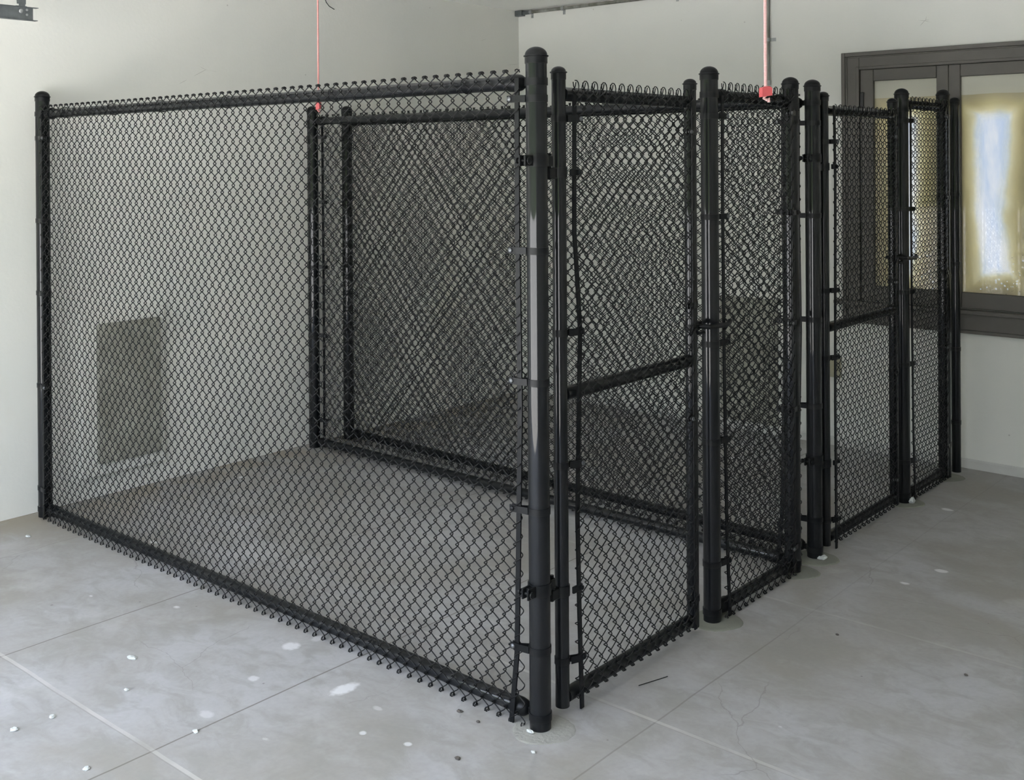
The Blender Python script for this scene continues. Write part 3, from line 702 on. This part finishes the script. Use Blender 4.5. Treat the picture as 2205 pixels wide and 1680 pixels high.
def crumb(name, p, s, mat, label, cat, group=None, flat=0.35, seed=0):
    rs = random.Random(seed); b = MB(); vs = []; fs = []; n_ = 9
    for lv, (rr_, zz_) in enumerate(((0.75, 0.0), (1.0, 0.4), (0.55, 0.95))):
        for i in range(n_):
            t = 2*PI*i/n_; q = rr_*(0.75+0.5*rs.random()); vs.append((p[0]+s[0]*q*math.cos(t), p[1]+s[1]*q*math.sin(t), p[2]+s[2]*zz_*(0.8+0.4*rs.random()) if lv else p[2]))
    for k in range(2):
        for i in range(n_): fs.append((k*n_+i, k*n_+(i+1) % n_, k*n_+n_+(i+1) % n_, k*n_+n_+i))
    fs.append(tuple(range(2*n_, 3*n_))); fs.append(tuple(range(n_))[::-1])
    b.add(vs, fs); return tag(b.build(name, mat, at=p, smooth=False), label, cat, group)
g = 'white plaster bits on the floor'
for i, (x, y, sx, sy, lab) in enumerate((
    (1.607, -.508, .020, .012, 'thin white plaster flake lying between the two dark joints at left, largest'),
    (1.790, -.633, .011, .007, 'small white flake near the light floor joint, right of the long scratch'),
    (1.774, -.856, .011, .010, 'white flake left of the light floor joint, upper one near the left edge'),
    (1.762, -.960, .013, .012, 'white plaster bit at the left edge of the floor in front'),
    (2.107, -.929, .010, .010, 'white crumb near the bottom left corner beside the dark joint'),
    (2.162, -.637, .010, .009, 'white crumb sitting right in the dark floor joint'),
    (0.213, -.182, .016, .009, 'white flake on the stained floor beside the left wall'),
    (2.952, -.115, .008, .005, 'pale plaster crumb in front of the thick corner post'))):
    crumb('plaster_crumb', (x, y, 0.0002), (sx, sy, 0.006), PLAST, lab, 'debris', g, seed=i)
g = 'dark crumbs on the floor'
for i, (x, y, s_, lab) in enumerate((
    (2.648, -.081, .011, 'dark clump on the floor just left of the corner post mesh edge'),
    (2.730, -.091, .007, 'small dark crumb nearest the end of the front mesh'),
    (2.817, -.267, .010, 'dark crumb in the front centre of the floor'),
    (3.684, 1.078, .007, 'dark speck on the open floor at right'),
    (3.259, 1.097, .006, 'dark speck on the floor right of the nearer gate'))):
    crumb('dark_crumb', (x, y, 0.0002), (s_, s_*.7, 0.005), DIRT, lab, 'debris', g, seed=20+i)
tag(MB().tube([(2.955+.034*t+.004*math.sin(t*3), .378+.106*t, .0018+.002*math.sin(t*PI)) for t in np.linspace(0, 1, 9)], 0.0013, 6).build('wire_scrap', WIRE, at=(2.955, .378, 0)), 'short black wire scrap lying on the floor before the nearer gate', 'wire')
crumb('plaster_chip', (W+.034, 1.7125, 0.0046), (.018, .024, .012), PLAST, 'white chip at the foot of the farther gate hinge post', 'debris', seed=41)
crumb('plaster_chip', (W+.034, 2.640, 0.0040), (.016, .022, .022), PLAST, 'white chip at the foot of the farther gate latch post', 'debris', seed=42)
crumb('plaster_chip', (W-.003, -.042, 0.0024), (.014, .006, .006), PLAST, 'white plaster bit stuck to the foot of the thick corner post', 'debris', seed=43)

# ------------------------------------------------------------------ weathered boards, outlet, conduit
t = thing('wall_board', 'weathered brown board fixed low on the left wall behind the front mesh', 'board', (-XW, .40, .16))
b = MB(); b.box((-XW, .205, .105), (-XW+.026, .640, .875), .003); b.build('plaster_margin', WALL, t)
b = MB(); b.box((-XW+.0262, .278, .165), (-XW+.050, .605, .825), .004); b.build('board', BOARD, t)
t = thing('wall_board', 'weathered brown board low on the back wall, seen through the narrow mesh beside the nearer gate', 'board', (1.72, D, .06))
MB().box((1.49, D-.020, .05), (1.86, D-.0005, .775), .004).build('board', BOARD, t)
t = thing('electrical_outlet', 'almond electrical outlet plate on the back wall behind the farther gate', 'outlet', (2.20, D, .43))
MB().box((2.163, D-.012, .375), (2.240, D-.0005, .488), .003).build('cover_plate', OUTLET, t)
for z in (.405, .452): MB().box((2.184, D-.0145, z-.015), (2.219, D-.0118, z+.015), .002).build('socket', OUTLET, t)
t = thing('electrical_conduit', 'grey horizontal conduit running along the top of the back wall', 'conduit', (1.2, D, 2.594), 'wall conduits')
b = MB(); b.cyl((0.03, D-.016, 2.588), (6.3, D-.016, 2.588), .0115, 20); b.build('conduit_tube', COND, t)
b = MB(); b.box((-XW+.0005, D-.042, 2.566), (-0.018, D-.001, 2.604), .002); b.cyl((-.020, D-.018, 2.587), (.035, D-.018, 2.587), .014, 18); b.build('conduit_fitting', STEEL, t)
for x in (.045, .32, 1.2, 2.1, 3.3):
    b = MB(); b.lathe([(.0117, -.010), (.0145, -.010), (.0145, .010), (.0117, .010)], (x, D-.016, 2.588), (1, 0, 0), 20); b.box((x-.010, D-.004, 2.548), (x+.010, D-.0008, 2.578), .001)
    b.lathe([(0, 0), (.005, 0), (.004, .003), (0, .004)], (x, D-.004, 2.560), (0, -1, 0), 10); b.build('conduit_strap', ZINC, t)
t = thing('electrical_conduit', 'grey vertical conduit coming down the back wall beside the red handle', 'conduit', (1.812, D, 2.0), 'wall conduits')
b = MB(); b.cyl((1.812, D-.016, 2.03), (1.812, D-.016, 2.575), .0125, 20); b.build('conduit_tube', COND, t)
b = MB(); b.cyl((1.812, D-.017, 2.006), (1.812, D-.017, 2.034), .0155, 20, .002); b.build('conduit_coupling', ZINC, t)
b = MB(); b.lathe([(.0127, -.010), (.0155, -.010), (.0155, .010), (.0127, .010)], (1.812, D-.016, 2.266), (0, 0, 1), 20); b.box((1.825, D-.004, 2.256), (1.858, D-.0008, 2.276), .001)
b.lathe([(0, 0), (.005, 0), (.004, .003), (0, .004)], (1.844, D-.004, 2.266), (0, -1, 0), 10); b.build('conduit_strap', ZINC, t)
tag(MB().tube([(-XW+.004, 1.66, ZC-.002), (-XW+.006, 1.680, 2.55), (-XW+.006, 1.700, 2.492), (-XW+.006, 1.722, 2.472), (-XW+.005, 1.760, 2.458)], 0.0022, 8).build('loose_wire', WIRE, at=(-XW, 1.66, ZC)), 'short black wire stub hanging by the ceiling on the left wall', 'wire')

# ------------------------------------------------------------------ red release cords
def cord(loc, zt, r, label, hs, face, mat, dr=(0, 0)):
    x, y, z = loc      # z = top of the handle
    t = thing('release_cord', label, 'pull cord', (x, y, z), 'red garage opener release cords')
    MB().tube([(x+dr[0]*(1-s_), y+dr[1]*(1-s_), zt+(z-0.004-zt)*s_) for s_ in np.linspace(0, 1, 9)], r, 10).build('cord', mat, t)
    w, h, d = hs; f_ = V(*face, 0); f_ /= np.linalg.norm(f_); s_ = np.cross(f_, V(0, 0, 1))
    poly = [(-w/2, -h*0.86), (w/2, -h)]+[(w/2*math.cos(a), -h*0.22+h*0.22*math.sin(a)) for a in np.linspace(0, PI, 9)]
    c0 = V(x, y, z)-f_*d/2
    MB().prism(poly, c0, s_, (0, 0, 1), f_, d).build('handle', REDP, t)
    q = V(x, y, z-h*0.9)
    b = MB(); b.tube([q+V(0, 0, 0.002), q+s_*0.2*w+V(0, 0, -.006), q-s_*.12*w+V(0, 0, -.010), q-s_*.3*w+V(0, 0, -.006), q-s_*.32*w+V(0, 0, -.016)], r*0.9, 8)
    b.build('knot', mat, t)
    return t
cord((3.508, .155, 1.772), ZC-.002, .0044, 'red and white cord with a boxy red handle hanging near the farther kennel posts', (.026, .027, .024), (0.75, -0.66), CORD)
cord((1.807, .104, 1.800), ZC-.002, .0029, 'thin red cord with a small red handle hanging behind the front mesh', (.014, .031, .016), (0.4, -0.9), CORDR)

# ------------------------------------------------------------------ garage door track at the upper left
t = thing('door_track', 'grey steel garage door track end with hanging strap at the upper left corner', 'door track', (.431, -.251, 2.17))
b = MB(); x0 = .431; ye = -.247; ys = YF+.3
b.box((x0-.002, ys, 2.171), (x0, ye, 2.222), .0005)                      # web
b.box((x0-.022, ys, 2.2205), (x0+.004, ye+.022, 2.2225), .0005)              # top flange
b.box((x0-.022, ys, 2.168), (x0+.004, ye+.018, 2.171), .0005)                # bottom flange
b.build('track_channel', STEEL, t)
b = MB(); b.box((x0+.0005, -.306, 2.216), (x0+.0030, -.280, 2.236), .0005)
b.prism([(-.020, 0), (.016, 0), (.020, ZC-2.232), (-.050, ZC-2.232)], (x0-.003, -.292, 2.232), (0, 1, 0), (0, 0, 1), (1, 0, 0), .003)
b.box((x0-.018, -.316, 2.222), (x0+.001, -.272, 2.2245)); b.build('hanger_strap', STEEL, t)
b = MB(); b.lathe([(0, 0), (.009, 0), (.009, .001), (.006, .003), (0, .004)], (x0+.0002, -.296, 2.203), (1, 0, 0), 14); b.build('track_bolt', ZINC, t)
for z in (2.210, 2.190): MB().lathe([(0, 0), (.0052, 0), (.0045, .0012), (0, .0012)], (x0+.0002, -.272, z), (1, 0, 0), 12).build('rivet', ZINC, t)
